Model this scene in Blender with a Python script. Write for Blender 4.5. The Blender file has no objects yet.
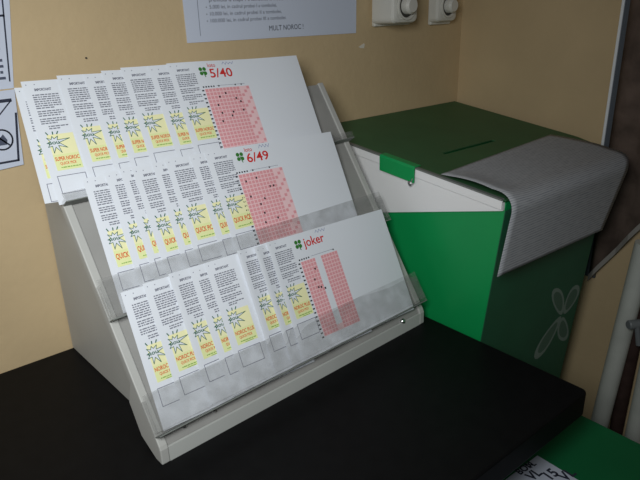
import bpy, bmesh, random
from math import sin, cos, radians, pi, sqrt, exp
from mathutils import Vector, Matrix

random.seed(7)
scene = bpy.context.scene
col = scene.collection

# ------------------------------------------------------------------ camera
FPX = 612.86
PITCH, YAW, ROLL, CAMH = radians(21.431), radians(50.155), radians(-1.39), 0.416
F = Vector((cos(YAW)*cos(PITCH), sin(YAW)*cos(PITCH), -sin(PITCH)))
R0 = Vector((sin(YAW), -cos(YAW), 0)); U0 = R0.cross(F)
CR = R0*cos(ROLL) + U0*sin(ROLL); CU = U0*cos(ROLL) - R0*sin(ROLL)
CC = Vector((0, 0, CAMH))
cam = bpy.data.cameras.new('camera'); cam.sensor_width = 36; cam.lens = FPX/640*36
cam.clip_start = 0.02
co = bpy.data.objects.new('camera', cam); col.objects.link(co)
M = Matrix((CR, CU, -F)).transposed().to_4x4(); M.translation = CC
co.matrix_world = M
scene.camera = co


def ray(x, y): return CR*((x-320)/FPX) - CU*((y-240)/FPX) + F
def at(x, y, ax, v):
    d = ray(x, y); return CC + d*((v-CC[ax])/d[ax])


# ------------------------------------------------------------------ materials
def lin(c):
    return tuple(((v/255)/12.92 if v/255 <= .04045 else ((v/255+.055)/1.055)**2.4) for v in c) + (1,)


def mat(name, rgb, rough=.6, spec=.3, noise=0, nscale=30, metal=0, bump=0, bscale=200):
    m = bpy.data.materials.new(name); m.use_nodes = True
    nt = m.node_tree; b = nt.nodes['Principled BSDF']
    b.inputs['Roughness'].default_value = rough
    b.inputs['Specular IOR Level'].default_value = spec
    b.inputs['Metallic'].default_value = metal
    c = lin(rgb); b.inputs['Base Color'].default_value = c
    tc = nt.nodes.new('ShaderNodeTexCoord')
    if noise:
        n = nt.nodes.new('ShaderNodeTexNoise'); n.inputs['Scale'].default_value = nscale
        n.inputs['Detail'].default_value = 5
        nt.links.new(tc.outputs['Object'], n.inputs['Vector'])
        r = nt.nodes.new('ShaderNodeValToRGB')
        r.color_ramp.elements[0].position = .3; r.color_ramp.elements[1].position = .7
        r.color_ramp.elements[0].color = tuple(v*(1-noise) for v in c[:3])+(1,)
        r.color_ramp.elements[1].color = tuple(min(1, v*(1+noise)) for v in c[:3])+(1,)
        nt.links.new(n.outputs['Fac'], r.inputs['Fac'])
        nt.links.new(r.outputs['Color'], b.inputs['Base Color'])
    if bump:
        n2 = nt.nodes.new('ShaderNodeTexNoise'); n2.inputs['Scale'].default_value = bscale
        nt.links.new(tc.outputs['Object'], n2.inputs['Vector'])
        bp = nt.nodes.new('ShaderNodeBump'); bp.inputs['Strength'].default_value = bump
        bp.inputs['Distance'].default_value = .002
        nt.links.new(n2.outputs['Fac'], bp.inputs['Height'])
        nt.links.new(bp.outputs['Normal'], b.inputs['Normal'])
    return m


WALL = mat('wall_paint', (201, 178, 140), .75, .2, .05, 9, bump=.25, bscale=90)
FLOOR = mat('floor_tile', (70, 60, 52), .6, .3, .2, 6)
BLACK = mat('black_laminate', (18, 18, 19), .5, .10, .15, 60)
BODY = mat('white_plastic', (180, 180, 176), .5, .3, .04, 14)
SLAB = mat('grey_white_plastic', (150, 149, 146), .5, .3, .07, 22)
LIP = mat('white_front_edge', (190, 192, 188), .45, .3, .04, 14)
PAPER = mat('slip_paper', (222, 226, 233), .75, .15)
P_TEXT = mat('slip_grey_print', (124, 126, 138), .8, .1)
P_YEL = mat('slip_yellow_print', (238, 235, 186), .8, .1)
P_YG = mat('slip_yellow_green_print', (228, 233, 172), .8, .1)
P_OR = mat('slip_orange_print', (216, 84, 44), .8, .1)
P_GR = mat('slip_green_line_print', (140, 180, 88), .8, .1)
P_PINK = mat('slip_pale_pink_print', (238, 200, 203), .8, .1)
P_PINK2 = mat('slip_pink_print', (224, 156, 162), .8, .1)
P_BLK = mat('slip_black_print', (38, 36, 42), .8, .1)
P_RED = mat('slip_red_print', (205, 52, 48), .8, .1)
P_CLO = mat('slip_clover_print', (56, 120, 50), .8, .1)
P_PEN = mat('slip_pen_ink', (112, 122, 170), .8, .1)
P_STAR = mat('slip_star_print', (58, 104, 82), .8, .1)
P_LINE = mat('slip_rule_print', (128, 130, 146), .8, .1)
SLIPM = [PAPER, P_TEXT, P_YEL, P_YG, P_OR, P_GR, P_PINK, P_PINK2, P_BLK, P_RED, P_CLO, P_PEN, P_STAR, P_LINE]
NOTICE = mat('notice_paper', (205, 212, 228), .75, .15)
N_TEXT = mat('notice_ink', (84, 90, 108), .8, .1)
N_DARK = mat('notice_dark_ink', (56, 60, 74), .8, .1)
GREEN = mat('green_plastic', (18, 152, 82), .35, .35, .04, 12)
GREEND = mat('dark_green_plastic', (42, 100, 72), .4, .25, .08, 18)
WHITEP = mat('white_card', (240, 240, 240), .5, .25)
EDGE = mat('grey_edge', (120, 124, 120), .5, .3)
DARK = mat('slot_shade_black', (12, 12, 12), .9, .05)  # near-black for the shade inside the lid slot
LOGO = mat('pale_logo_print', (136, 156, 144), .6, .2)
SOCK = mat('socket_plastic', (214, 212, 204), .45, .3, .03, 20)
SOCKD = mat('recess_shade_and_nail', (70, 68, 64), .7, .1)  # shadow in the outlet recess as colour, also the nail's own grey
STEEL = mat('steel', (190, 190, 190), .3, .5, metal=1)
ALU = mat('aluminium_strip', (236, 240, 244), .5, .4)
BGREY = mat('blue_grey_frame', (84, 90, 98), .5, .3)
CLOTH = mat('brown_cloth', (98, 84, 76), .9, .1, .25, 40)
HEM = mat('grey_hem', (150, 146, 140), .7, .2)
PIPE = mat('pipe_paint', (206, 208, 200), .5, .3, .06, 30)
KNOB = mat('valve_grey', (128, 132, 134), .4, .4)
CHIP = mat('bare_plaster', (222, 216, 202), .9, .1)


def clear_mat():
    m = bpy.data.materials.new('clear_dusty_acrylic'); m.use_nodes = True
    nt = m.node_tree; nt.nodes.clear()
    o = nt.nodes.new('ShaderNodeOutputMaterial')
    tr = nt.nodes.new('ShaderNodeBsdfTransparent'); tr.inputs['Color'].default_value = (.965, .965, .965, 1)
    pr = nt.nodes.new('ShaderNodeBsdfPrincipled')
    pr.inputs['Base Color'].default_value = lin((165, 166, 164)); pr.inputs['Roughness'].default_value = .25
    pr.inputs['Specular IOR Level'].default_value = .4
    tc = nt.nodes.new('ShaderNodeTexCoord')
    n = nt.nodes.new('ShaderNodeTexNoise'); n.inputs['Scale'].default_value = 60; n.inputs['Detail'].default_value = 6
    nt.links.new(tc.outputs['Object'], n.inputs['Vector'])
    mr = nt.nodes.new('ShaderNodeMapRange'); mr.inputs['From Min'].default_value = .3; mr.inputs['From Max'].default_value = .75
    mr.inputs['To Min'].default_value = .05; mr.inputs['To Max'].default_value = .19
    nt.links.new(n.outputs['Fac'], mr.inputs['Value'])
    mx = nt.nodes.new('ShaderNodeMixShader')
    nt.links.new(mr.outputs['Result'], mx.inputs['Fac'])
    nt.links.new(tr.outputs[0], mx.inputs[1]); nt.links.new(pr.outputs[0], mx.inputs[2])
    nt.links.new(mx.outputs[0], o.inputs['Surface'])
    return m


CLEAR = clear_mat()


def news_mat():
    m = mat('printed_sheet', (176, 180, 184), .8, .15)
    nt = m.node_tree; b = nt.nodes['Principled BSDF']
    uv = nt.nodes.new('ShaderNodeUVMap')
    mp = nt.nodes.new('ShaderNodeMapping'); mp.inputs['Scale'].default_value = (1, 1, 1)
    nt.links.new(uv.outputs['UV'], mp.inputs['Vector'])
    w = nt.nodes.new('ShaderNodeTexWave'); w.bands_direction = 'Y'; w.inputs['Scale'].default_value = 70
    w.inputs['Distortion'].default_value = .3
    nt.links.new(mp.outputs['Vector'], w.inputs['Vector'])
    mp2 = nt.nodes.new('ShaderNodeMapping'); mp2.inputs['Scale'].default_value = (60, 260, 1)
    nt.links.new(uv.outputs['UV'], mp2.inputs['Vector'])
    n = nt.nodes.new('ShaderNodeTexNoise'); n.inputs['Scale'].default_value = 1; n.inputs['Detail'].default_value = 2
    nt.links.new(mp2.outputs['Vector'], n.inputs['Vector'])
    mu = nt.nodes.new('ShaderNodeMath'); mu.operation = 'MULTIPLY'
    nt.links.new(w.outputs['Fac'], mu.inputs[0]); nt.links.new(n.outputs['Fac'], mu.inputs[1])
    r = nt.nodes.new('ShaderNodeValToRGB')
    r.color_ramp.elements[0].position = .15; r.color_ramp.elements[1].position = .6
    r.color_ramp.elements[0].color = lin((182, 184, 188)); r.color_ramp.elements[1].color = lin((140, 143, 150))
    nt.links.new(mu.outputs[0], r.inputs['Fac']); nt.links.new(r.outputs['Color'], b.inputs['Base Color'])
    return m


NEWS = news_mat()

# ------------------------------------------------------------------ mesh builder
_tc = {}
def text_geo(s, bold=0):
    """glyph triangles, cap height 1, baseline at 0, starting at x 0"""
    if (s, bold) not in _tc:
        cu = bpy.data.curves.new('t', 'FONT'); cu.body = s; cu.size = 1; cu.resolution_u = 3; cu.offset = bold
        o = bpy.data.objects.new('t', cu); col.objects.link(o)
        dg = bpy.context.evaluated_depsgraph_get(); e = o.evaluated_get(dg); me = e.to_mesh()
        vs = [v.co.copy() for v in me.vertices]; fs = [tuple(p.vertices) for p in me.polygons]
        e.to_mesh_clear(); bpy.data.objects.remove(o); bpy.data.curves.remove(cu)
        k = 1/.69
        vs = [(v.x*k, v.y*k) for v in vs]
        x0 = min(v[0] for v in vs); x1 = max(v[0] for v in vs)
        _tc[s, bold] = ([(x-x0, y) for x, y in vs], fs, x1-x0)
    return _tc[s, bold]


class MB:
    def __init__(s): s.v = []; s.f = []; s.m = []
    def add(s, vs, fs, m=0):
        b = len(s.v); s.v += [Vector(v) for v in vs]
        for f in fs: s.f.append(tuple(b+i for i in f)); s.m.append(m)
    def quad(s, x0, y0, x1, y1, z, m):
        n = max(1, int((x1-x0)/.0035)+1) if x1-x0 > .006 else 1
        k = max(1, int(abs(y1-y0)/.012))
        for i in range(n):
            for j in range(k):
                a, b_ = x0+(x1-x0)*i/n, x0+(x1-x0)*(i+1)/n; c, d = y0+(y1-y0)*j/k, y0+(y1-y0)*(j+1)/k
                s.add([(a, c, z), (b_, c, z), (b_, d, z), (a, d, z)], [(0, 1, 2, 3)], m)
    def poly(s, pts, z, m): s.add([(x, y, z) for x, y in pts], [tuple(range(len(pts)))], m)
    def stroke(s, pts, w, z, m, close=False):
        n = len(pts)
        for i in range(n if close else n-1):
            a = Vector(pts[i]).to_2d(); b = Vector(pts[(i+1) % n]).to_2d(); d = b-a
            if d.length < 1e-7: continue
            d.normalize(); p = Vector((-d.y, d.x))*w/2; e = d*w*.4
            s.add([(*(a-e+p), z), (*(a-e-p), z), (*(b+e-p), z), (*(b+e+p), z)], [(0, 1, 2, 3)], m)
    def text(s, st, x, y, h, z, m, w=None, ang=0, bold=0):
        vs, fs, tw = text_geo(st, bold); k = h if w is None else w/tw
        ca, sa = cos(ang), sin(ang); out = []
        for a, b in vs:
            X, Y = a*k, b*h; out.append((x+X*ca-Y*sa, y+X*sa+Y*ca, z))
        s.add(out, fs, m)
    def box(s, lo, hi, m=0, bx=None):
        vs = [(x, y, z) for z in (lo[2], hi[2]) for y in (lo[1], hi[1]) for x in (lo[0], hi[0])]
        if bx: vs = [bx(v) for v in vs]
        s.add(vs, [(0, 2, 3, 1), (4, 5, 7, 6), (0, 1, 5, 4), (2, 6, 7, 3), (0, 4, 6, 2), (1, 3, 7, 5)], m)
    def loft(s, rings, m=0, cap=True):
        n = len(rings[0]); vs = [p for r in rings for p in r]; fs = []
        for i in range(len(rings)-1):
            for j in range(n): fs.append((i*n+j, i*n+(j+1) % n, (i+1)*n+(j+1) % n, (i+1)*n+j))
        if cap: fs.append(tuple(range(n))[::-1]); fs.append(tuple((len(rings)-1)*n+j for j in range(n)))
        s.add(vs, fs, m)
    def cyl(s, a, b, r0, r1=None, m=0, n=24, prof=None):
        a = Vector(a); b = Vector(b); d = (b-a); L = d.length; d.normalize()
        x = d.orthogonal().normalized(); y = d.cross(x)
        pr = prof or [(0, r0), (1, r0 if r1 is None else r1)]
        s.loft([[a+d*L*t+(x*cos(2*pi*j/n)+y*sin(2*pi*j/n))*r for j in range(n)] for t, r in pr], m)
    def build(s, name, mats, parent=None, mw=None, smooth=False, bevel=0, seg=2):
        me = bpy.data.meshes.new(name); me.from_pydata([tuple(v) for v in s.v], [], s.f)
        mats = mats if isinstance(mats, list) else [mats]
        for m in mats: me.materials.append(m)
        me.polygons.foreach_set('material_index', s.m)
        bm = bmesh.new(); bm.from_mesh(me)
        if not getattr(s, 'keep', False): bmesh.ops.recalc_face_normals(bm, faces=bm.faces)
        bm.to_mesh(me); bm.free()
        if smooth: me.polygons.foreach_set('use_smooth', [True]*len(me.polygons))
        me.update()
        o = bpy.data.objects.new(name, me); col.objects.link(o)
        if parent: o.parent = parent
        if mw is not None: o.matrix_world = mw
        if bevel:
            b = o.modifiers.new('bevel', 'BEVEL'); b.width = bevel; b.segments = seg; b.limit_method = 'ANGLE'
            b.angle_limit = radians(40)
        return o


def tag(o, label, cat, group=None):
    o['label'] = label; o['category'] = cat
    if group: o['group'] = group
    return o
def struct(o): o['kind'] = 'structure'; return o
def empty(name, loc):
    o = bpy.data.objects.new(name, None); o.location = loc; o.empty_display_size = .02; col.objects.link(o); return o
def place(o, root):
    """parent keeping world coordinates"""
    o.parent = root; o.matrix_parent_inverse = Matrix.Translation(root.location).inverted(); return o


YW, XC, ZF = .7460, .9755, -.75

# ------------------------------------------------------------------ room
b = MB(); b.box((-1.3, YW, ZF), (XC+.08, YW+.08, 1.7)); struct(b.build('wall_back', WALL))
b = MB(); b.box((XC, -1.2, ZF), (XC+.08, YW, 1.7)); struct(b.build('wall_right', WALL))
b = MB(); b.box((-1.3, -1.2, ZF-.05), (XC+.08, YW+.08, ZF)); struct(b.build('floor', FLOOR))

# ------------------------------------------------------------------ black table
t = tag(empty('table', (.1, .5, ZF)), 'black laminate table pushed against the tan wall under the slip holder', 'table')
b = MB(); xt, yf = .5985, .252
ring = []
for cx, cy, a0 in ((xt-.007, yf+.007, -90), (xt-.003, YW-.004, 0), (-.5, YW-.004, 90), (-.5, yf+.012, 180)):
    rr = .007 if a0 == -90 else .003
    for k in range(5):
        a = radians(a0+k*22.5); ring.append((cx+cos(a)*rr, cy+sin(a)*rr))
ring = [(min(x, xt), min(y, YW-.001)) for x, y in ring]
b.loft([[(x, y, z) for x, y in ring] for z in (-.032, 0)])
place(b.build('tabletop', BLACK, bevel=.0025), t)
for x in (-.46, .55):
    b = MB(); b.box((x, .42, ZF), (x+.025, .72, -.032)); place(b.build('side_panel', BLACK), t)

# ------------------------------------------------------------------ slip holder (stand)
X0, Y0, ROT = .1822, .4641, radians(2.106)
EU = Vector((cos(ROT), sin(ROT), 0)); ES = Vector((-sin(ROT), cos(ROT), 0)); EZ = Vector((0, 0, 1))
N0 = Vector((X0, Y0, 0)); TILT = radians(56)
ET = ES*cos(TILT)+EZ*sin(TILT); EN = -ES*sin(TILT)+EZ*cos(TILT)
O = N0+ES*.0064+EZ*.0271
def S(u, s, z): return N0+EU*u+ES*s+EZ*z          # width, depth, height
def T(u, t_, n): return O+EU*u+ET*t_+EN*n         # width, up the slope, off the slope

stand = tag(empty('slip_holder', tuple(N0)), 'white three-tier sloping counter holder full of lottery slips on the black table', 'display stand')
# front slab: side profile (depth, height) lofted over the width
tl, th = -.012, .338
def sl(t_, n): # (s,z)
    return (.0064+cos(TILT)*t_-sin(TILT)*n, .0271+sin(TILT)*t_+cos(TILT)*n)
prof = [(0, 0), (.0004, .0165), sl(tl+.004, 0), sl(th, 0), sl(th, -.010), sl(.06, -.010), (.058, .044), (.040, .012), (.012, 0)]
b = MB(); b.loft([[S(u, s_, z_) for s_, z_ in prof] for u in (0, .009)]); place(b.build('side_cheek', BODY, bevel=.0012), stand)
b = MB(); b.loft([[S(u, s_, z_) for s_, z_ in prof] for u in (.391, .400)]); place(b.build('side_cheek', BODY, bevel=.0012), stand)
prof2 = [(.0030, .0172), sl(-.004, -.002), sl(th-.002, -.002), sl(th-.002, -.008), sl(.01, -.008), (.010, .0172)]
b = MB(); b.loft([[S(u, s_, z_) for s_, z_ in prof2] for u in (.009, .391)]); place(b.build('back_panel', SLAB), stand)
prof3 = [(.0006, 0), (.0008, .0165), (.0120, .0165), (.03, 0)]
b = MB(); b.loft([[S(u, s_, z_) for s_, z_ in prof3] for u in (.009, .391)]); place(b.build('front_lip', LIP), stand)
# support body, set in from the cheeks, back flush with the wall
def bodyring(u, back):
    return [S(u, s_, z_) for s_, z_ in [(.032, 0), (back, 0), (back, .197), (back-.012, .206), sl(.245, -.011), sl(.03, -.011)]]
b = MB(); b.loft([bodyring(.024, .2795), bodyring(.376, .2665)]); place(b.build('support_body', BODY, bevel=.0015), stand)

TR = [.2605, .136, .0115]
FH = [-.005, .027, .027]
for i, ti in enumerate(TR):
    b = MB(); base = ti-.011 if i < 2 else ti-.006
    bx = lambda v: T(v[0], v[1], v[2])
    b.box((-.001, base-.003, 0.0005), (.401, base, .0125), bx=bx)                 # ledge
    b.box((-.001, base, .0112), (.401, base+.011+FH[i], .0125), bx=bx)     # front pane
    if i > 0:
        for u in (-.001, .399): b.box((u, base, .0005), (u+.002, base+.011+FH[i]*.8, .0112), bx=bx)
    tr = b.build('clear_tray', CLEAR, bevel=.0006); place(tr, stand); tr['label'] = 'clear dusty acrylic tray front'
    b = MB()
    b.box((0, base-.0042, .0005), (.4, base-.0031, .0130), bx=bx)
    e = b.build('tray_edge', EDGE); place(e, tr); e.parent = tr; e.matrix_parent_inverse = tr.matrix_basis.inverted() @ Matrix.Translation(stand.location).inverted() if False else tr.matrix_basis.inverted()
    e.matrix_parent_inverse = (Matrix.Translation(stand.location) @ tr.matrix_parent_inverse @ tr.matrix_basis).inverted()
for (px, py), r in (((184, 425), .0032), ((403, 321), .0032), ((215, 411), .0016)):
    d = ray(px, py); k = ((O-CC).dot(EN)+.0)/d.dot(EN); p = CC+d*k
    b = MB(); b.cyl(p-EN*.004, p+EN*.002, r, prof=[(0, r), (.8, r), (1, r*.6)], n=16)
    place(b.build('screw', STEEL, smooth=False), stand)

# ------------------------------------------------------------------ slips
W, H = .193, .140
def star_pts(cx, cy, s):
    rad = [(180, .9), (160, .45), (140, 1.0), (120, .5), (95, .8), (75, .5), (50, 1.0), (32, .55), (10, 2.1), (-6, .6), (-28, 1.7), (-45, .6), (-66, 1.5), (-85, .6),
           (-105, 1.35), (-128, .55), (-150, 1.0), (-168, .5)]
    return [(cx+cos(radians(a))*r*s, cy+sin(radians(a))*r*s*1.05) for a, r in rad]
def clover(b, cx, cy, s, m, z):
    for a in (45, 135, 225, 315):
        ca, sa = cos(radians(a)), sin(radians(a)); px, py = cx+ca*s*.66, cy+sa*s*.66
        b.poly([(px+cos(2*pi*k/12)*s*.44, py+sin(2*pi*k/12)*s*.44) for k in range(12)], z, m)
    b.stroke([(cx, cy), (cx+s*.3, cy-s*1.25)], s*.22, z, m)
def slip(kind, seed, front, bendf, H=.140):
    """kind 0/1/2 = tray; local x right, y down from the top as negative, z off the paper"""
    rnd = random.Random(seed); b = MB(); b.keep = True
    nx = 72; zf = .0002
    vs = []; fs = []
    for j in range(7):
        for i in range(nx+1):
            vs.append((W*i/nx, -H*j/6, 0))
    for j in range(6):
        for i in range(nx):
            a = j*(nx+1)+i; fs.append((a, a+nx+1, a+nx+2, a+1))
    b.add(vs, fs, 0)
    z1, z2, z3 = zf*.5, zf, zf*1.5
    # left column
    for x in (.004, .012): b.poly([(x+.0006*cos(k), -.004+.0006*sin(k)) for k in range(6)], z1, 13)
    b.text('IMPORTANT', .0105, -.0108, .0025, z1, 1, w=.0165, bold=.05)
    y = -.0145
    for para in (7, 3, 3, 2):
        for l in range(para):
            x = .007 + (0 if para > 2 else .006); xe = .0325 - (rnd.random()*.010 if l == para-1 else .0)
            while x < xe:
                w = min(.0014+rnd.random()*.0034, xe-x)
                if w > .0005: b.quad(x, y, x+w, y-.0012, z1, 1)
                x += w+.0007
            y -= .0023
        y -= .0012
    yt, yb = -.0570, -.0945
    b.quad(.0085, yt, .0345, -.078, z1, 2); b.quad(.0085, -.078, .0345, yb, z1, 3)
    sp = star_pts(.0135, -.0655, .0078)
    for k in range(len(sp)):
        b.add([(.0135, -.0655, z2), (*sp[k], z2), (*sp[(k+1) % len(sp)], z2)], [(0, 1, 2)], 0)
    b.stroke(sp, .0006, z3, 12, True)
    b.text('nou', .0080, -.0672, .0040, z3, 12, w=.0105, bold=.02)
    for dx in (-.004, .001, .005): b.stroke([(.0135+dx, -.0568), (.0135+dx*1.3, -.0545)], .0011, z3, 12)
    if kind == 0:
        b.text('SUPER NOROC', .0095, -.0845, .0038, z3, 4, w=.0240, bold=.02); b.text('QUICK PICK', .0130, -.0890, .0027, z3, 4, w=.0165, bold=.015)
    elif kind == 1:
        b.text('QUICK PICK', .0095, -.0865, .0054, z3, 4, w=.0240, bold=.02)
    else:
        b.text('NOROC PLUS', .0095, -.0840, .0040, z3, 4, w=.0240, bold=.02); b.text('QUICK PICK', .0130, -.0886, .0028, z3, 4, w=.0165, bold=.015)
    x = .013
    while x < .031:
        w = .001+rnd.random()*.003; b.quad(x, -.0912, min(x+w, .0325), -.0923, z3, 5); x += w+.0006
    if kind == 2:
        b.quad(.018, -.0933, .029, -.0940, z3, 5)
    b.stroke([(.0065, -.100), (.0345, -.100), (.0345, -.118), (.0065, -.118)], .0007, z1, 13, True)
    if front:
        # heading
        clover(b, .0440, -.0125, .0056, 10, z1)
        if kind < 2:
            b.text('loto', .0525, -.0080, .0050, z1, 9, w=.0110, bold=.01)
            b.text('5/40' if kind == 0 else '6/49', .0525, -.0210, .0108, z1, 9, w=.0325, bold=.015)
        else:
            b.text('joker', .0520, -.0180, .0105, z1, 9, w=.0330, bold=.015)
        pts = [(.074+.0024*k, -.0045+(.0016 if k % 2 else -.0014)+rnd.random()*.001) for k in range(8)]
        b.stroke(pts, .0005, z1, 11)
        # grid
        gx, gy = ((.0385, -.0345), (.0335, -.0335), (.0390, -.0335))[kind]
        gw, gh = ((.0645, .092), (.0655, .093), (.0590, .092))[kind]
        b.quad(gx, gy, gx+gw, gy-gh, z1, 6)
        nc, nr = 13, 20; cw, ch = gw/nc, gh/nr
        for i in range(nc):
            for j in range(nr):
                if kind < 2 and i >= nc-3 and (j+i) % 3: continue
                if kind == 2 and 5 <= i <= 6: continue
                b.quad(gx+cw*(i+.12), gy-ch*(j+.10), gx+cw*(i+.90), gy-ch*(j+.86), z2, 7)
        if kind == 2: b.quad(gx+cw*4.95, gy+.0004, gx+cw*7.05, gy-gh*.92, z2, 0)
        nm = 19
        for j in range(nm):
            yy = gy-.001-gh*.98*j/(nm-1); b.quad(gx-.0040, yy, gx-.0010, yy-.0017, z1, 8)
        for k in range(5): b.quad(gx+.0036*k-.0015, gy+.0034, gx+.0036*k+.0005, gy+.0016, z1, 8)
        for xx in ((.020, .044, .053), (.021, .046, .046), (.053, .053, .053))[kind]: b.quad(gx+xx, gy+.0034, gx+xx+.002, gy+.0016, z1, 8)
        b.stroke([(gx+.018, gy+.003), (gx+gw*.92, gy+.003)], .0004, z1, 13)
        dots = [((.42, .08), (.27, .12), (.62, .16), (.70, .21), (.18, .23), (.21, .34), (.46, .34), (.41, .39), (.70, .33), (.17, .45)),
                ((.12, .10), (.36, .08), (.60, .22), (.68, .22), (.12, .30), (.40, .36), (.28, .42), (.30, .54), (.26, .66), (.55, .64)),
                ((.30, .14), (.21, .27), (.24, .38), (.31, .39), (.40, .42))][kind]
        for dx, dy in dots:
            cx, cy = gx+gw*dx, gy-gh*dy; b.quad(cx-.0011, cy+.0012, cx+.0011, cy-.0012, z3, 8)
    # bend and give the sheet a back
    for v in b.v: v.z += bendf(v.x, -v.y)
    return b


PHI = radians(62)
def row_frame(ti):
    e2 = ES*cos(PHI)+EZ*sin(PHI); n2 = -ES*sin(PHI)+EZ*cos(PHI)
    return O+ET*ti+EN*.002, e2, n2
TLS = [
    [(14, 88), (19.5, 80), (56, 76), (82, 72), (101, 71), (121, 69), (147, 65), (166, 64)],
    [(83, 182), (105, 176), (120, 172), (131, 167), (152, 163), (165, 160), (190, 157), (204, 152)],
    [(119, 290), (141, 281), (167, 273), (188, 267), (204, 262), (236, 253), (252, 247), (265, 243)]]
TF = [.250, .136, .0037]
rowname = ['top', 'middle', 'bottom']
ordn = ['leftmost', 'second from the left', 'third from the left', 'fourth from the left', 'fifth from the left', 'sixth from the left', 'seventh from the left', 'foremost']
kindname = ['lottery slip with starburst', 'lottery slip with starburst', 'lottery slip with starburst']
for i in range(3):
    Oi, e2, n2 = row_frame(TF[i])
    for k in range(8):
        n = .00075*k
        px, py = TLS[i][k]; d = ray(px, py); q = ((Oi-CC).dot(n2)+n)/d.dot(n2); P = CC+d*q
        u = (P-Oi).dot(EU); v = (P-Oi).dot(e2)
        if not (i == 0 and k == 0): v = {0: .1285, 1: .1300, 2: .1415}[i] + (0 if k == 7 else .0012*((k*7) % 3-1)) - .0010*max(0, 4-k)*(1 if i == 0 else 0)
        ang = radians([-1.8, -2.0, -1.6][i] + ((k*5) % 4-1.5)*.35)
        if i == 0 and k == 0: ang = radians(-4.5)
        if k == 7: ang = radians([-1.7, -2.1, -1.9][i])
        ca, sa = cos(ang), sin(ang)
        ex = EU*ca+e2*sa; ey = e2*ca-EU*sa
        mw = Matrix((ex, ey, n2)).transposed().to_4x4(); mw.translation = Oi+EU*u+e2*v+n2*n
        curl = 0
        if i == 2 and k in (5, 6): curl = .0030
        if i == 2 and k in (2, 7): curl = .0015
        def bend(x, y, curl=curl, u=u):
            return curl*exp(-(x/.011)**2)*(1-.5*y/H) + .0012*sin(x*pi/W)*(y/H)*0 + .0010*sin((x+u)*38+.5)*(1-y/H)
        o = slip(i, i*100+k, k == 7, bend, (.119 if k == 0 else .1285) if i == 0 else H).build('lottery_slip', SLIPM, mw=mw)
        sd = o.modifiers.new('sheet', 'SOLIDIFY') if False else None
        if k == 7:
            lab = ['foremost slip of the top tray with red numbers heading and pink number grid',
                   'foremost slip of the middle tray with red numbers heading and pink number grid',
                   'foremost slip of the bottom tray with one red word heading and pink number grid'][i]
        elif i == 0 and k == 0:
            lab = 'leftmost slip of the top tray, slid down and tilted past the holder edge'
        else:
            lab = 'white %s, %s in the %s tray' % (kindname[i], ordn[k], rowname[i])
        tag(o, lab, 'lottery slip', 'slips in the %s tray' % rowname[i])

# ------------------------------------------------------------------ green collection box to the right of the table
box = tag(empty('collection_box', (.7, .56, ZF)), 'green collection box with slotted shade-darkened green top and white upper side panel beside the table', 'box')
XL = .605
def topz(y): return .1925 + (.2285-.1925)*(y-.384)/(.745-.384)
outline = [(XL, .384), (.870, .384), (.893, .390), (.920, .42), (.942, .48), (.966, YW-.002), (XL, YW-.002)]
# lid with a real slot
lid = MB()
p0 = at(443, 150, 2, .213); p1 = at(495, 138, 2, .212)
sx0, sx1, sy = p0.x, p1.x, (p0.y+p1.y)/2; hw = .0036
inner = [(sx0, sy-hw), (sx1, sy-hw), (sx1, sy+hw), (sx0, sy+hw)]
for dz, flip in ((0, 0), (-.0018, 1)):
    vs = [(x, y, topz(y)+dz) for x, y in outline+inner]
    n = len(outline); i0 = n
    fs = [(0, 1, i0+1, i0), (1, 2, i0+1), (2, 3, i0+1), (3, 4, i0+1), (4, 5, i0+2, i0+1), (5, 6, i0+3, i0+2), (6, 0, i0, i0+3)]
    lid.add(vs, fs if not flip else [f[::-1] for f in fs])
for loop in (outline, inner):
    n = len(loop)
    vs = [(x, y, topz(y)+dz) for dz in (0, -.0018) for x, y in loop]
    lid.add(vs, [(j, (j+1) % n, n+(j+1) % n, n+j) for j in range(n)])
place(lid.build('lid', mat('lid_green_shaded', (56, 100, 64), .5, .25, .08, 18)), box)  # darker than the body: shade on the top is put into this green
b = MB(); b.box((sx0-.004, sy-.006, .170), (sx1+.004, sy+.006, topz(sy)-.0042)); place(b.build('slot_shade', DARK), box)  # solid black block, colour stands in for shade below the slot
# white rim under the lid on the left side, then white panel, then green body
XR1, XR0 = at(595, 235, 1, .3955).x, at(563, 375, 1, .418).x
def bodysec(z):
    yfz = .386 + (.179-z)*.10; xr = XR1 + (z-.085)*(XR1-XR0)/(.085+.14)
    return [(XL+.003, yfz, z), (xr-.004, yfz, z), (xr, yfz+.004, z), (min(xr+.06, XC-.01), YW-.003, z), (XL+.003, YW-.003, z)]
b = MB(); zs = [ZF, -.2, .178]
rings = [bodysec(z) for z in zs]; top = [(x, y, topz(y)-.005) for x, y, z in bodysec(.19)]
b.loft(rings+[top]); body = place(b.build('body', GREEN), box)
# front face sheet (darker print) on the front of the body
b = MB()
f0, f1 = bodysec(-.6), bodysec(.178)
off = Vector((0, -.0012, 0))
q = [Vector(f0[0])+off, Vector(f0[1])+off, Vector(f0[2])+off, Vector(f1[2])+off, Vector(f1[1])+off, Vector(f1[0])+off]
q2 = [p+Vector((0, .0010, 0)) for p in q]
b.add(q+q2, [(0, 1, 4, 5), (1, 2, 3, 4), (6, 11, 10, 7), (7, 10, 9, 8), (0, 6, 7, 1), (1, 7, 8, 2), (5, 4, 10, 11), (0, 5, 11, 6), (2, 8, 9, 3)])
place(b.build('front_sheet', GREEND), box)
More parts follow.
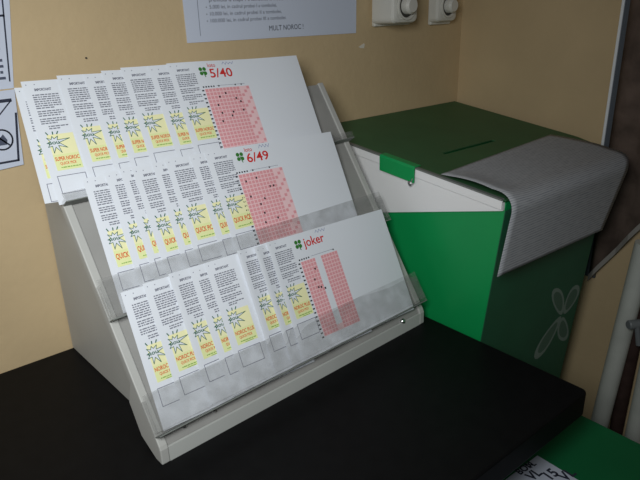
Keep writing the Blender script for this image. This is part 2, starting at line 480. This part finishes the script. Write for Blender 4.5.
# white upper panel: wedge whose lower edge rises towards the front
b = MB()
def wl(y): return .1300 + (.1795-.1300)*(.5781-y)/(.5781-.3838)
ys = [.3865, .46, .56, .66, YW-.004]
for x0, x1, m in ((XL-.0012, XL+.0028, 0),):
    pr = [(y, topz(y)-.0045) for y in ys]+[(y, min(wl(y), topz(y)-.006)) for y in ys[::-1]]
    b.loft([[(x, y, z) for y, z in pr] for x in (x0, x1)])
place(b.build('side_panel', WHITEP), box)
b = MB()
pr = [(y, topz(y)-.001) for y in ys]+[(y, topz(y)-.0125) for y in ys[::-1]]
b.loft([[(x, y, z) for y, z in pr] for x in (XL-.004, XL-.0013)]); place(b.build('rim', WHITEP, bevel=.0006), box)
b = MB()
pr = [(y, topz(y)+.001) for y in ys]+[(y, topz(y)-.001) for y in ys[::-1]]
b.loft([[(x, y, z) for y, z in pr] for x in (XL-.005, XL+.001)]); place(b.build('lid_edge', EDGE), box)
# green tab folded over the rim with a little metal seal
b = MB()
ya, yb = .584, .520
pts = [(XL+.006, 0.0026), (XL-.0052, .0024), (XL-.0068, -.001), (XL-.0066, -.020), (XL-.0056, -.020), (XL-.0056, .001), (XL+.006, .0014)]
b.loft([[(x, y, topz(y)+dz) for x, dz in pts] for y in (ya, yb)])
tab = place(b.build('latch_tab', GREEN, bevel=.0004), box); tab['label'] = 'bright green folded tab'
b = MB(); yc = .526; zc = topz(yc)-.0215
b.cyl((XL-.0058, yc, zc), (XL-.0095, yc, zc), .0035, prof=[(0, .0035), (.7, .0035), (1, .002)], n=14)
b.cyl((XL-.0075, yc-.002, zc+.003), (XL-.0075, yc-.004, zc+.0075), .0008, n=8)
place(b.build('metal_seal', STEEL), box)
# pale four petal clover on the front face
b = MB(); b.keep = True
def fp(px, py):
    P = at(px, py, 1, .40)
    for _ in range(4): P = at(px, py, 1, .386+(.179-P.z)*.10-.0014)
    return P
def petal(x0, y0, x1, y1, w, thin=1.6):
    n = 18; A = Vector((x0, y0)); B = Vector((x1, y1)); d = B-A; p = Vector((-d.y, d.x)).normalized(); pts = []; pin = []
    for k in range(n):
        a = 2*pi*k/n; s_ = (1-cos(a))/2; ww = w*sin(a)*(.55+.45*s_)
        pts.append(A+d*s_+p*ww)
    c_ = (A+B)/2
    for q_ in pts: pin.append(c_+(q_-c_)*.72)
    b.add([fp(*q_) for q_ in pts]+[fp(*q_) for q_ in pin], [(j, (j+1) % n, n+(j+1) % n, n+j) for j in range(n)], 0)
    b.add([fp(*q_) for q_ in pin], [tuple(range(n))], 1)
petal(561, 315, 556, 288, 7.5); petal(564, 314, 578, 285, 6); petal(563, 317, 563, 341, 7); petal(561, 316, 535, 359, 6)
LOGO2 = mat('pale_logo_fill', (92, 122, 104), .6, .2)
place(b.build('clover_logo', [LOGO, LOGO2]), box)
# small clear tape strip down the front corner
b = MB()
pts = [(500, 300), (484, 341)]
# printed sheet draped over the front of the lid
sheet = MB(); sheet.keep = True
na, nb = 24, 48
lb0 = Vector((.664+.0, .536)); # back left, on lid
BLp, BRp = at(441, 171, 2, .209), at(551, 132, 2, .211)
FLp, FRp = at(514, 202, 1, .366), at(632, 159, 1, .368)
HLp, HRp = at(497, 277, 1, .372), at(602, 230, 1, .370)
def drape(a, s_):
    """a 0..1 left to right, s_ 0..1 from the back edge over the fold to the hem"""
    back = BLp.lerp(BRp, a); back.z = topz(back.y)+.0016
    fold = FLp.lerp(FRp, a); hem = HLp.lerp(HRp, a)
    k1, k2 = back.lerp(fold, .72), fold.lerp(hem, .22)
    k1.z = max(k1.z, topz(k1.y)+.0030)
    # two straight runs joined by a quadratic curve round the fold
    if s_ < .42: p = back.lerp(k1, s_/.42)
    elif s_ < .66:
        t_ = (s_-.42)/.24; p = k1*(1-t_)**2+fold*2*t_*(1-t_)+k2*t_**2
        p += Vector((0, -.004, .006))*(2*t_*(1-t_))
    else: p = k2.lerp(hem, (s_-.66)/.34)
    lift = .007*exp(-(a/.10)**2)*sin(pi*min(1, s_/.62))
    if p.y > .379: p.z = max(p.z, topz(p.y)+.0022)
    p.z += lift
    p.x += .022*sin(pi*min(1, s_/.6))*max(0, (a-.6)/.4)
    return p
for j in range(nb+1):
    for i in range(na+1):
        sheet.v.append(drape(i/na, j/nb))
for j in range(nb):
    for i in range(na):
        k = j*(na+1)+i; sheet.f.append((k, k+na+1, k+na+2, k+1)); sheet.m.append(0)
so = sheet.build('printed_sheet', NEWS, smooth=True)
uvl = so.data.uv_layers.new(name='UVMap')
for lp in so.data.loops:
    j, i = divmod(lp.vertex_index, na+1); uvl.data[lp.index].uv = (i/na*.3, j/nb*.28)
md = so.modifiers.new('thick', 'SOLIDIFY'); md.thickness = .0005; md.offset = 1
tag(so, 'grey printed paper sheet draped over the front of the green box lid', 'paper sheet')

# ------------------------------------------------------------------ notices on the wall
def wx(px, py): p = at(px, py, 1, YW); return p.x, p.z
def notice(name, quad, draw, label):
    """flat sheet on the back wall, drawn in world x,z"""
    b = MB(); b.keep = True
    q = [Vector((x, YW-.0012, z)) for x, z in quad]; q2 = [p+Vector((0, .0009, 0)) for p in q]
    b.add(q+q2, [(0, 1, 2, 3), (4, 7, 6, 5), (0, 4, 5, 1), (1, 5, 6, 2), (2, 6, 7, 3), (3, 7, 4, 0)], 0)
    d = MB(); draw(d)
    b.add([(v.x, YW-.0014-v.z, v.y) for v in d.v], d.f, 0)
    for i in range(len(d.f)): b.m[len(b.m)-len(d.f)+i] = d.m[i]
    o = b.build(name, [NOTICE, N_TEXT, N_DARK]); return tag(o, label, 'notice')
bl = wx(187, 43); br = wx(355.5, 33)
def draw_a(d):
    xl, zb = bl; xr, _ = br; w = xr-xl
    d.stroke([(xl+.018, zb+.30), (xl+.020, zb+.008)], .0006, 0, 1)
    ls = [(.0085, 'MULT NOROC !', .50, .0075, .062, 2), ]
    d.text('MULT NOROC !', xl+.131, zb+.0090, .0068, 0, 2, w=.062)
    L = ['100.000 lei, in cadrul probei III a tombolei.', '10.000 lei, in cadrul probei II a tombolei,', '5.000 lei, in cadrul probei I a tombolei,']
    for k, s_ in enumerate(L):
        y = zb+.0235+k*.0085; d.text(s_, xl+.037, y, .0046, 0, 1, w=.125-.008*k)
        d.quad(xl+.0315, y+.0015, xl+.0330, y+.0026, 0, 1)
    d.text('premiului la Etapa 1 a tombolei, la meciul TV al concursului "Loteria"', xl+.037, zb+.0235+3*.0085, .0046, 0, 1, w=.205)
    for r_ in range(1, 22):
        x = xl+.050
        while x < xr-.03:
            w_ = .003+random.random()*.012; d.quad(x, zb+.0235+(3+r_)*.0085, x+w_, zb+.0235+(3+r_)*.0085+.003, 0, 1); x += w_+.0022
notice('wall_notice', [bl, br, (br[0]+.004, br[1]+.24), (bl[0]-.004, bl[1]+.24)], draw_a, 'pale paper notice ending in a line of capitals, on wall above the slip holder')
tr_, br_ = wx(5.5, 0), wx(13.5, 88)
def draw_b(d):
    x0, z0 = tr_[0], tr_[1]; x1, z1 = br_
    dx = (x0-x1)/(z0-z1)
    e = lambda off, z: (x1-off+dx*(z-z1), z)
    d.stroke([e(.0035, z1+.008), e(.0035, z0+.15)], .0016, 0, 2)
    d.stroke([e(.0035, z1+.075), e(.10, z1+.072)], .0022, 0, 2)
    z = z1+.010
    while z < z1+.062:
        if not (z1+.034 < z < z1+.040):
            x = x1-.20
            while x < x1-.009:
                w_ = min(.003+random.random()*.009, x1-.006-x); d.quad(x, z, x+w_, z+.0028, 0, 1); x += w_+.002
        z += .0062
    z = z1+.09
    while z < z1+.2:
        x = x1-.20
        while x < x1-.02:
            w_ = .003+random.random()*.009; d.quad(x, z, min(x+w_, x1-.012), z+.0028, 0, 1); x += w_+.002
        z += .0062
notice('wall_notice', [(br_[0]-.21, br_[1]-.003), br_, (br_[0]+.035, br_[1]+.24), (br_[0]-.18, br_[1]+.24)], draw_b, 'upper of the two bordered notices on the wall at the left, with lines of text')
c_tr, c_br, c_bl = wx(13.6, 89), wx(23, 164), wx(0, 171)
def draw_c(d):
    xr, zt = c_tr; xb, zb = c_br
    d.stroke([(xb-.0045, zb+.006), (xr-.0035, zt-.026)], .0024, 0, 2)
    d.stroke([(xb-.0045, zb+.006), (xb-.15, zb+.004)], .0024, 0, 2)
    d.stroke([(xr-.0065, zt-.011), (xr-.15, zt-.013)], .0036, 0, 2)
    d.stroke([(xr-.0065, zt-.012), (xr-.024, zt-.029), (xr-.05, zt-.045)], .0014, 0, 2)
    cx, cz = wx(1.2, 139.5); r = .0110
    cp = [(cx+cos(2*pi*k/28)*r, cz+sin(2*pi*k/28)*r) for k in range(28)]
    d.stroke(cp, .0018, 0, 2, True)
    d.stroke([(cx-r*.7, cz+r*.7), (cx+r*.7, cz-r*.7)], .0018, .0001, 2)
    d.poly([(cx-.005, cz-.006), (cx+.004, cz-.006), (cx+.0055, cz-.001), (cx+.002, cz+.006), (cx-.001, cz+.003), (cx-.005, cz+.005)], .0001, 1)
o = notice('wall_notice', [(c_bl[0]-.12, c_bl[1]-.006), c_br, c_tr, (c_tr[0]-.14, c_tr[1]-.004)], draw_c, 'lower of the two bordered notices on the wall at the left, with a circle symbol')
o.location.y -= .0018

b = MB(); b.keep = True
x, z = wx(362, 46)
b.loft([[(x+dx, YW-.0001-dy, z+dz) for dx, dz in ((-.008, -.001), (-.003, .0012), (.004, .004), (.0055, .002), (.004, -.0035), (-.004, -.003))] for dy in (0, .0006)])
tag(b.build('plaster_chip', CHIP), 'small white chip on the tan wall below the wall sockets', 'wall chip')
x, z = wx(86, 58); b = MB(); b.cyl((x, YW, z), (x, YW-.0015, z), .0011, n=10)
tag(b.build('nail', SOCKD), 'tiny dark nail head in the wall above the slips', 'nail')

# ------------------------------------------------------------------ wall sockets
def socket(x0, x1, zb, label, dep=.050, plate=.010):
    h = .066; w = x1-x0; yf_ = YW-dep
    r = empty('wall_socket', ((x0+x1)/2, YW, zb)); tag(r, label, 'wall socket', 'wall sockets near the corner')
    b = MB(); b.box((x0+.004, YW-.008, zb-.004), (x1+plate, YW-.0005, zb+h+.004)); place(b.build('base_plate', SOCK, bevel=.002), r)
    b = MB(); rings = []
    for y, g in ((YW-.006, 0), (yf_+.006, .001), (yf_+.0015, .0030), (yf_, .007)):
        ring = []; rad = .008
        for cx, cz, a0 in ((x1-g-rad, zb+h-g-rad, 0), (x0+g+rad, zb+h-g-rad, 90), (x0+g+rad, zb+g+rad, 180), (x1-g-rad, zb+g+rad, 270)):
            for k in range(5):
                a = radians(a0+22.5*k); ring.append((cx+rad*cos(a), y, cz+rad*sin(a)))
        rings.append(ring)
    b.loft(rings); place(b.build('housing', SOCK), r)
    cx, cz = (x0+x1)/2, zb+.027; rr = min(w*.36, .024)
    b = MB(); n = 28; ring = lambda q, y: [(cx+cos(2*pi*k/n)*q, y, cz+sin(2*pi*k/n)*q) for k in range(n)]
    b.loft([ring(rr, yf_+.001), ring(rr, yf_-.003), ring(rr*.88, yf_-.003), ring(rr*.82, yf_-.0003)], cap=False)
    ri = place(b.build('outlet_ring', SOCK), r)
    b = MB(); b.loft([ring(rr*.86, yf_+.0002), ring(rr*.84, yf_-.0004)]); place(b.build('outlet_shade', SOCKD), r)  # flat grey disc, recess shadow painted as colour
    b = MB()
    b.loft([ring(rr*.62, yf_-.0002), ring(rr*.60, yf_-.010), ring(rr*.46, yf_-.014)]); place(b.build('plug_core', SOCK), r)
def front_x(px, dep): return at(px, 10, 1, YW-dep).x
D1 = .0524
socket(wx(369.5, 20)[0], front_x(419, D1), .377, 'left of the two white wall sockets, nearer the paper notice', D1, .030)
D2 = .026
socket(at(438, 10, 1, YW-D2).x, front_x(458, D2), .374, 'right of the two white wall sockets, nearer the corner', D2, .004)

# ------------------------------------------------------------------ right side: strip, cloth, pipes
b = MB(); b.box((XC-.008, .4470, -.04), (XC-.0005, .4515, 1.4)); s1 = struct(b.build('trim_1', ALU, bevel=.001))
b = MB(); b.box((XC-.006, .4300, -.04), (XC-.0005, .4468, 1.4)); struct(b.build('trim_2', BGREY))
cl = tag(empty('hanging_cloth', (XC-.02, .36, -.04)), 'dark brown hanging cloth with a slanting grey hem against the right wall', 'cloth')
b = MB()
def hemz(y): return -.040 + (.436-y)*1.60
n = 40; top = 1.35; rows = 12
def cx_(y, z): return XC-.016+.005*sin(y*130+z*3)+.003*sin(y*61+z*5)
ysc = [.436-(.436-.05)*k/n for k in range(n+1)]
grid = lambda off: [(cx_(y, z)+off, y, z) for y in ysc for z in [hemz(y)+(top-hemz(y))*j/rows for j in range(rows+1)]]
fs = [(k*(rows+1)+j, k*(rows+1)+j+1, (k+1)*(rows+1)+j+1, (k+1)*(rows+1)+j) for k in range(n) for j in range(rows)]
b.add(grid(0), fs)
c1 = place(b.build('fabric', CLOTH, smooth=True), cl); md = c1.modifiers.new('thick', 'SOLIDIFY'); md.thickness = .002; md.offset = 0
b = MB()
b.loft([[Vector((cx_(y, hemz(y))+dx, y, hemz(y)+dz)) for dx, dz in ((-.004, -.004), (.004, -.004), (.004, .008), (-.004, .008))] for y in ysc])
place(b.build('hem', HEM), cl)
def pipe(pa, pb, r, X, label):
    A = at(*pa, 0, X); B = at(*pb, 0, X); d = (B-A); 
    A2 = A-d*((A.z-.9)/(d.z)) if False else A+d*((.055-A.z)/d.z); B2 = A+d*((ZF+.02-A.z)/d.z)
    pm = mat('gap_filler_brown', (66, 50, 46), .8, .2, .25, 60) if 'rusty' in label else PIPE  # brown goes to the pipe added as gap filler
    rt = empty('heating_pipe', (B2.x, B2.y, ZF)); tag(rt, label, 'pipe', 'heating pipes by the right wall')
    b = MB(); b.cyl(A2, B2, r, n=28); place(b.build('tube', pm, smooth=False), rt)
    for p in b.v: pass
    b = MB(); b.cyl(B2+Vector((0, 0, -.02)), B2+Vector((0, 0, .012)), r*1.6, n=28, prof=[(0, r*1.6), (.8, r*1.6), (1, r*1.1)]); place(b.build('floor_collar', pm), rt)
    return rt, A, B
XP = XC-.030
p1, A, B = pipe((632, 296), (601, 417), .0150, XP, 'white vertical heating pipe nearest the green box, with a round grey valve')
p2, _, _ = pipe((650, 362), (633, 440), .0140, XP+.002, 'white heating pipe at the right picture edge, beyond the dark gap')
pipe((643, 296), (616, 430), .0110, XC-.0125, 'dark rusty brown filler pipe added for the dark gap between the two white pipes')  # added pipe, darkens what is only a gap
v0 = at(628, 325, 0, XP-.025)
b = MB(); dv = (B-A).normalized()
b.cyl(v0, v0+Vector((.02, -.012, 0)), .0075, n=20, prof=[(0, .006), (.08, .0075), (.9, .0075), (1, .006)])
b.cyl(v0+Vector((.010, -.010, -.002)), v0+Vector((.014, -.016, -.035)), .004, n=12)
vv = place(b.build('valve', KNOB), p1); vv['label'] = 'round grey valve'

# ------------------------------------------------------------------ low green box in front with a paper on it
lb = tag(empty('storage_box', (.5, .1, ZF)), 'dark green box standing lower in front of the table, at the bottom right', 'box')
ZL = -.12
b = MB(); b.box((.315, -.215, ZF), (.700, .325, ZL-.03)); place(b.build('body', GREEND), lb)
b = MB(); b.box((.305, -.225, ZL-.03), (.712, .335, ZL)); place(b.build('lid', mat('low_green_lid', (22, 112, 66), .5, .25, .06, 14), bevel=.003), lb)
b = MB(); b.keep = True
b.quad(0, -.20, .15, 0, 0, 0)
for v in b.v: pass
pc = at(534, 456, 2, ZL+.001)
po = Vector((pc.x-.146, pc.y+.003, ZL+.0012))
for s_, px, py, h in (('15', 549, 478, .013), ('VL', 563, 480, .013), ('VL', 530, 480, .012), ('BON', 518, 474, .009), ('VL', 527, 468, .008)):
    q_ = at(px, py, 2, ZL)-po; b.text(s_, q_.x, q_.y, h, .0003, 2, ang=radians(-2), bold=.03)
for r_ in range(10):
    x = .01
    while x < .14:
        w_ = .003+random.random()*.008; b.quad(x, -.086-r_*.010, x+w_, -.090-r_*.010, .0003, 1); x += w_+.003
mw = Matrix.Translation(po) @ Matrix.Rotation(radians(-2), 4, 'Z')
pp = b.build('paper_slip', [NOTICE, N_TEXT, N_DARK], mw=mw)
tag(pp, 'white printed paper with bold characters lying on the low green box', 'paper')

# ------------------------------------------------------------------ light
def area(loc, tgt, size, power, colr=(1, 1, 1), spread=180):
    l = bpy.data.lights.new('lamp', 'AREA'); l.energy = power; l.size = size; l.color = colr; l.spread = radians(spread)
    o = bpy.data.objects.new('lamp', l); col.objects.link(o); o.location = loc
    o.rotation_euler = (Vector(tgt)-Vector(loc)).to_track_quat('-Z', 'Y').to_euler(); return o
area((-.08, .06, .52), (.27, .65, .16), .22, 2.0, (.97, 1, 1.0), 116)
w = bpy.data.worlds.new('world'); scene.world = w; w.use_nodes = True
w.node_tree.nodes['Background'].inputs['Color'].default_value = (.85, .9, .95, 1)
w.node_tree.nodes['Background'].inputs['Strength'].default_value = .055

scene.view_settings.view_transform = 'Standard'; scene.view_settings.look = 'None'
scene.view_settings.gamma = 1; scene.view_settings.exposure = 0
scene.view_settings.use_curve_mapping = False
